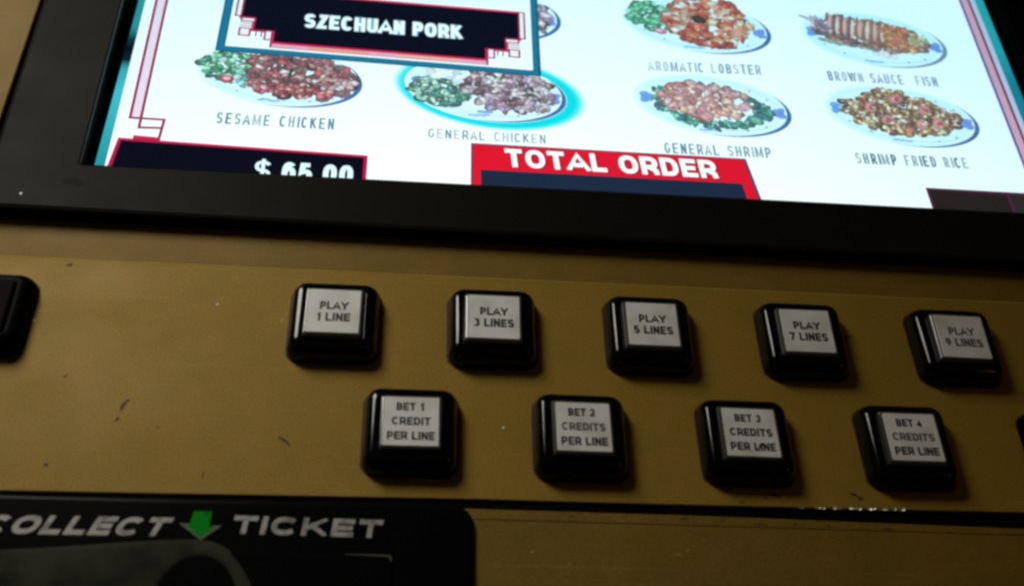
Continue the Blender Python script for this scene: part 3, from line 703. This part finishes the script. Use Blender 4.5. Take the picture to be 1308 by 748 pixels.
pbox(-0.79, 2.655, -0.63, 2.667, Z + 0.0019, MAG)
P(b, 'name_panel', 'black stepped panel with red fret corners in the pop-up window')
b = MB()
text(b, 'SZECHUAN PORK', (-0.405, 2.712), (0.800, 2.690), (-0.408, 2.875), Z + 0.004, None, lin('#9fc4dc'), t=0.25, gap=0.14)
text(b, 'SZECHUAN PORK', (-0.401, 2.716), (0.796, 2.694), (-0.404, 2.870), Z + 0.0044, None, (1, 1, 1), t=0.20, gap=0.14)
P(b, 'popup_lettering')
mb = MB(); zc[0] = Z + 0.003
disc(mb, 0.18, 3.72, 0.85, 0.46, Z + 0.002, None, None, rings=(0, 0.62, 0.8, 0.9, 1.0), cols=[lin('#effdff'), lin('#e6fbff'), lin('#d2f6ff'), lin('#c8f4fb'), lin('#d8fbff')])
scatter(mb, ell(0.18, 3.75, 0.6, 0.32), box_of(0.18, 3.75, 0.6, 0.32), 240, ['#8c4450', '#a85560', '#b9756f', '#cf9f9a', '#5c8f50'], (0.03, 0.06), 0.4, 1.4)
P(mb, 'dish_picture', 'large picture of a dish inside the pop-up window')

# ------------------------------------------------------------------ push buttons
HS = 0.277
prof = [(HS, 0.0, .085), (HS, .022, .085), (HS - .004, .045, .083), (HS - .013, .075, .08), (HS - .026, .100, .075), (HS - .040, .115, .065),
        (HS - .053, .121, .055), (HS - .070, .1245, .045), (HS - .090, .1265, .022), (HS - .0915, .1255, .022), (HS - .092, .060, .02)]
b = MB(); loft(b, [[(x, y, z) for x, y in rrect(0, 0, h, h, r, 7)] for h, z, r in prof], None, True, True)
house_me = b.build('housing', None, 'black', smooth=True)
capp = [(.180, .055, .014), (.180, .140, .014), (.177, .150, .014), (.171, .156, .013), (.165, .158, .012)]
b = MB(); loft(b, [[(x, y, z) for x, y in rrect(0, 0, h, h, r, 4)] for h, z, r in capp], None, True, True)
cap_me = b.build('cap', None, 'cap', smooth=False)
b = MB(); loft(b, [[(x, y, z) for x, y in rrect(0, 0, h, h, .009, 4)] for h, z in ((.1605, .1575), (.1605, .162), (.159, .1635))], None, True, True)
ins_me = b.build('label_card', None, 'insert')
protos = (house_me.data, cap_me.data, ins_me.data)
for o in (house_me, cap_me, ins_me): bpy.data.objects.remove(o)

b = MB(); ring = rrect(0, 0, .284, .284, .09, 8)
ring = [(x * (1 + random.uniform(-.008, .014)), y * (1 + random.uniform(-.008, .014))) for x, y in ring]
loft(b, [[(x, y, z) for x, y in ring] for z in (0.0, 0.004)], None, True, True); gk = b.build('dark_collar', None, 'grime'); collar_me = gk.data; bpy.data.objects.remove(gk)  # thin dark ring with an uneven outline round each housing
def push_button(x, y, lines, label, rz=0.0, red=False, k=1.0):
    t = thing('push_button', label, 'push button', (x, y, 0.0005), 'square push buttons on the control panel', rz)
    h = bpy.data.objects.new('housing', protos[0]); COL.objects.link(h); h.parent = t
    c = bpy.data.objects.new('cap', protos[1]); COL.objects.link(c); c.parent = t
    c.rotation_euler = (random.uniform(-.012, .012), random.uniform(-.012, .012), random.uniform(-.012, .012)); c.location.z = random.uniform(-.006, .003) * S
    g_ = bpy.data.objects.new('dark_collar', collar_me); COL.objects.link(g_); g_.parent = t; g_.rotation_euler.z = random.choice((0, math.pi / 2, math.pi))
    if red:
        c.data = protos[1].copy(); c.data.materials[0] = M['red_cap']; h.data = protos[0].copy(); h.data.materials[0] = M['dull_black']; return t
    i = bpy.data.objects.new('label_card', protos[2]); COL.objects.link(i); i.parent = c
    mb = MB()
    for s_, v, wd, hh, mat, dx in lines:       # text, centre down the card, width, cap height, ink, sideways shift
        yc = 0.1595 - v * 0.319
        text(mb, s_, (dx - wd / 2, yc - hh / 2), (dx + wd / 2, yc - hh / 2), (dx - wd / 2, yc + hh / 2), 0.1645, mat, None, t=0.225, gap=0.13)
    mb.build('lettering', c)
    if 'scratch' in label:
        mb = MB(); mb.mesh([(x_, y_, 0.1652) for x_, y_ in ((0.012, -0.118), (0.026, -0.112), (0.070, -0.078), (0.066, -0.070), (0.044, -0.082), (0.030, -0.084), (0.036, -0.096))], [(0, 1, 2, 3, 4, 6), (4, 5, 6)], 'ink'); mb.build('scratch', c)
    return t
def play(n_, faded=False):
    s_ = 'LINE' if n_ == 1 else 'LINES'; k = 'ink_faded' if faded else 'ink'
    return [('PLAY', .375, .170, .058, k, 0.0), ('%d %s' % (n_, s_), .645, .205 if n_ == 1 else .248, .060, k, 0.0)]
def bet(n_):
    s_ = 'CREDIT' if n_ == 1 else 'CREDITS'
    return [('BET %d' % n_, .20, .158, .052, 'ink', -0.008), (s_, .50, .222 if n_ == 1 else .258, .052, 'ink' if n_ in (1, 3) else 'ink_faded', 0.0), ('PER LINE', .80, .272, .054, 'ink', 0.0)]
for i, nn in enumerate((1, 3, 5, 7, 9)):
    push_button(i + (0.022, 0.003, 0.0, 0.0, 0.018)[i], (0.0, 0.004, 0, 0, 0)[i], play(nn, nn == 9), ('PLAY 1 LINE button, at the left end of the upper row of buttons', 'PLAY 3 LINES button, between the one for 1 line and the one for 5 lines', 'PLAY 5 LINES button, in the middle of the upper row', 'PLAY 7 LINES button with a small dark nick beside its right side', 'PLAY 9 LINES button, at the right end of the upper row, lettering rubbed faint')[i], (0.0, 0.004, -0.006, 0.0, 0.004)[i])
for i in range(4):
    push_button(0.518 + i * 1.0, -0.75, bet(i + 1), ('BET 1 CREDIT PER LINE button, at the left end of the lower row of buttons', 'BET 2 CREDITS PER LINE button with its middle line of print faded', 'BET 3 CREDITS PER LINE button with a dark scratch across the last line of print', 'BET 4 CREDITS PER LINE button, at the right end of the lower row')[i], (0.0, -0.004, 0.0, 0.004)[i])
push_button(4.575, -0.755, [], 'black button cut off by the right edge, right of the BET 4 button', red=True)
push_button(-2.068, -0.035, [], 'black button cut off by the left edge of the picture', red=True)

# ------------------------------------------------------------------ ticket printer face
tp = thing('ticket_printer', 'glossy black ticket printer face with green arrow below the gold panel', 'ticket printer', (0, 0, 0))
def rpoly(x0, y0, x1, y1, r): return rrect((x0 + x1) / 2, (y0 + y1) / 2, (x1 - x0) / 2, (y1 - y0) / 2, r, 6)
b = MB()
loft(b, [[(x, y, z) for x, y in rpoly(-3.0 + d, -3.2 + d, 0.885 - d, -1.205 - d, 0.10)] for d, z in ((0, -0.09), (0, 0.012), (0.006, 0.028), (0.016, 0.036), (0.03, 0.038))], 'faceplate', True, True)
b.build('faceplate', tp, smooth=False)
# raised inner panel; the light on its upper right corner is painted below
b = MB()
loft(b, [[(x, y, z) for x, y in rpoly(-0.75 + d, -3.0 + d, 0.445 - d, -1.525 - d, 0.05)] for d, z in ((0, 0.038), (0, 0.050), (0.004, 0.056), (0.012, 0.059))], 'faceplate', True, False)
b.build('slot_surround', tp, smooth=False)
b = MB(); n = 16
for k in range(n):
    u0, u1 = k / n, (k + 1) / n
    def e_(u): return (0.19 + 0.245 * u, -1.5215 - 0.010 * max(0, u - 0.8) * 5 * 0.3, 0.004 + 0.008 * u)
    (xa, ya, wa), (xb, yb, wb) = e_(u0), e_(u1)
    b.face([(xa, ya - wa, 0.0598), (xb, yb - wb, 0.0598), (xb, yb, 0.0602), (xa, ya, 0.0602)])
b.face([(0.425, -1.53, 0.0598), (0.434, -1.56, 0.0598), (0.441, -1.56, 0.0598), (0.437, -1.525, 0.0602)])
b.build('slot_edge_highlight', tp, 'olive_print_and_glint', label='thin pale highlight painted at the corner of the slot surround')  # lit edge of the panel put in as a pale sheet
b = MB()
text(b, 'COLLECT', (-1.745, -1.441), (-0.785, -1.434), (-1.700, -1.333), 0.0395, 'silver_print', t=0.27, gap=0.15)
b.build('lettering', tp)
b = MB()
text(b, 'TICKET', (-0.432, -1.410), (0.376, -1.417), (-0.432 + 0.012, -1.304), 0.0395, 'silver_print', t=0.27, gap=0.15)
b.build('lettering', tp)
b = MB()
b.mesh([(x, y, 0.0395) for x, y in ((-0.715, -1.356), (-0.650, -1.360), (-0.585, -1.430), (-0.530, -1.366), (-0.482, -1.366), (-0.585, -1.452))], [(0, 5, 2, 1), (2, 5, 4, 3)], 'olive_print_and_glint')
b.mesh([(x, y, 0.0399) for x, y in ((-0.645, -1.286), (-0.545, -1.284), (-0.552, -1.372), (-0.520, -1.374), (-0.588, -1.440), (-0.676, -1.368), (-0.655, -1.368))], [(0, 6, 2, 1), (5, 4, 3)], 'green_print')
b.build('arrow', tp)
# low rounded grey shape on the faceplate, with a hollow at its right
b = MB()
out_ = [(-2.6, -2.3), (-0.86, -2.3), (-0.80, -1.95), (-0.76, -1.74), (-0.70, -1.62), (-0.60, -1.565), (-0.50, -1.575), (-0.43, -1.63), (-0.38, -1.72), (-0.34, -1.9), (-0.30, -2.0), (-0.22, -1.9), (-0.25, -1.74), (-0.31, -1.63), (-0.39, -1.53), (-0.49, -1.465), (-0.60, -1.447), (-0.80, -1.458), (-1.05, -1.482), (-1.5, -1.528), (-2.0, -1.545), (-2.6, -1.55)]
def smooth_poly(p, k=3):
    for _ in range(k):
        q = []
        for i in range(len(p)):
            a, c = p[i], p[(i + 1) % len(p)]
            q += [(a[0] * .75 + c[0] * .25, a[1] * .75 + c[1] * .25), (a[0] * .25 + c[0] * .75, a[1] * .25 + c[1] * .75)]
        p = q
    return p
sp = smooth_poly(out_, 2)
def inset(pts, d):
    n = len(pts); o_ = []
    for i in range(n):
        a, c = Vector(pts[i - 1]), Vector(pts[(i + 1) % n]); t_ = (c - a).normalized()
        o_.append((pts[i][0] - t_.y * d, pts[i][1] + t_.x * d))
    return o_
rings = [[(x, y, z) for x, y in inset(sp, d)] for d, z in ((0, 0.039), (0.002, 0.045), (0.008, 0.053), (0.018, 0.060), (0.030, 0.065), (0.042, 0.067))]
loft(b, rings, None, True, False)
b.build('grey_hump', tp, 'hump', smooth=True)
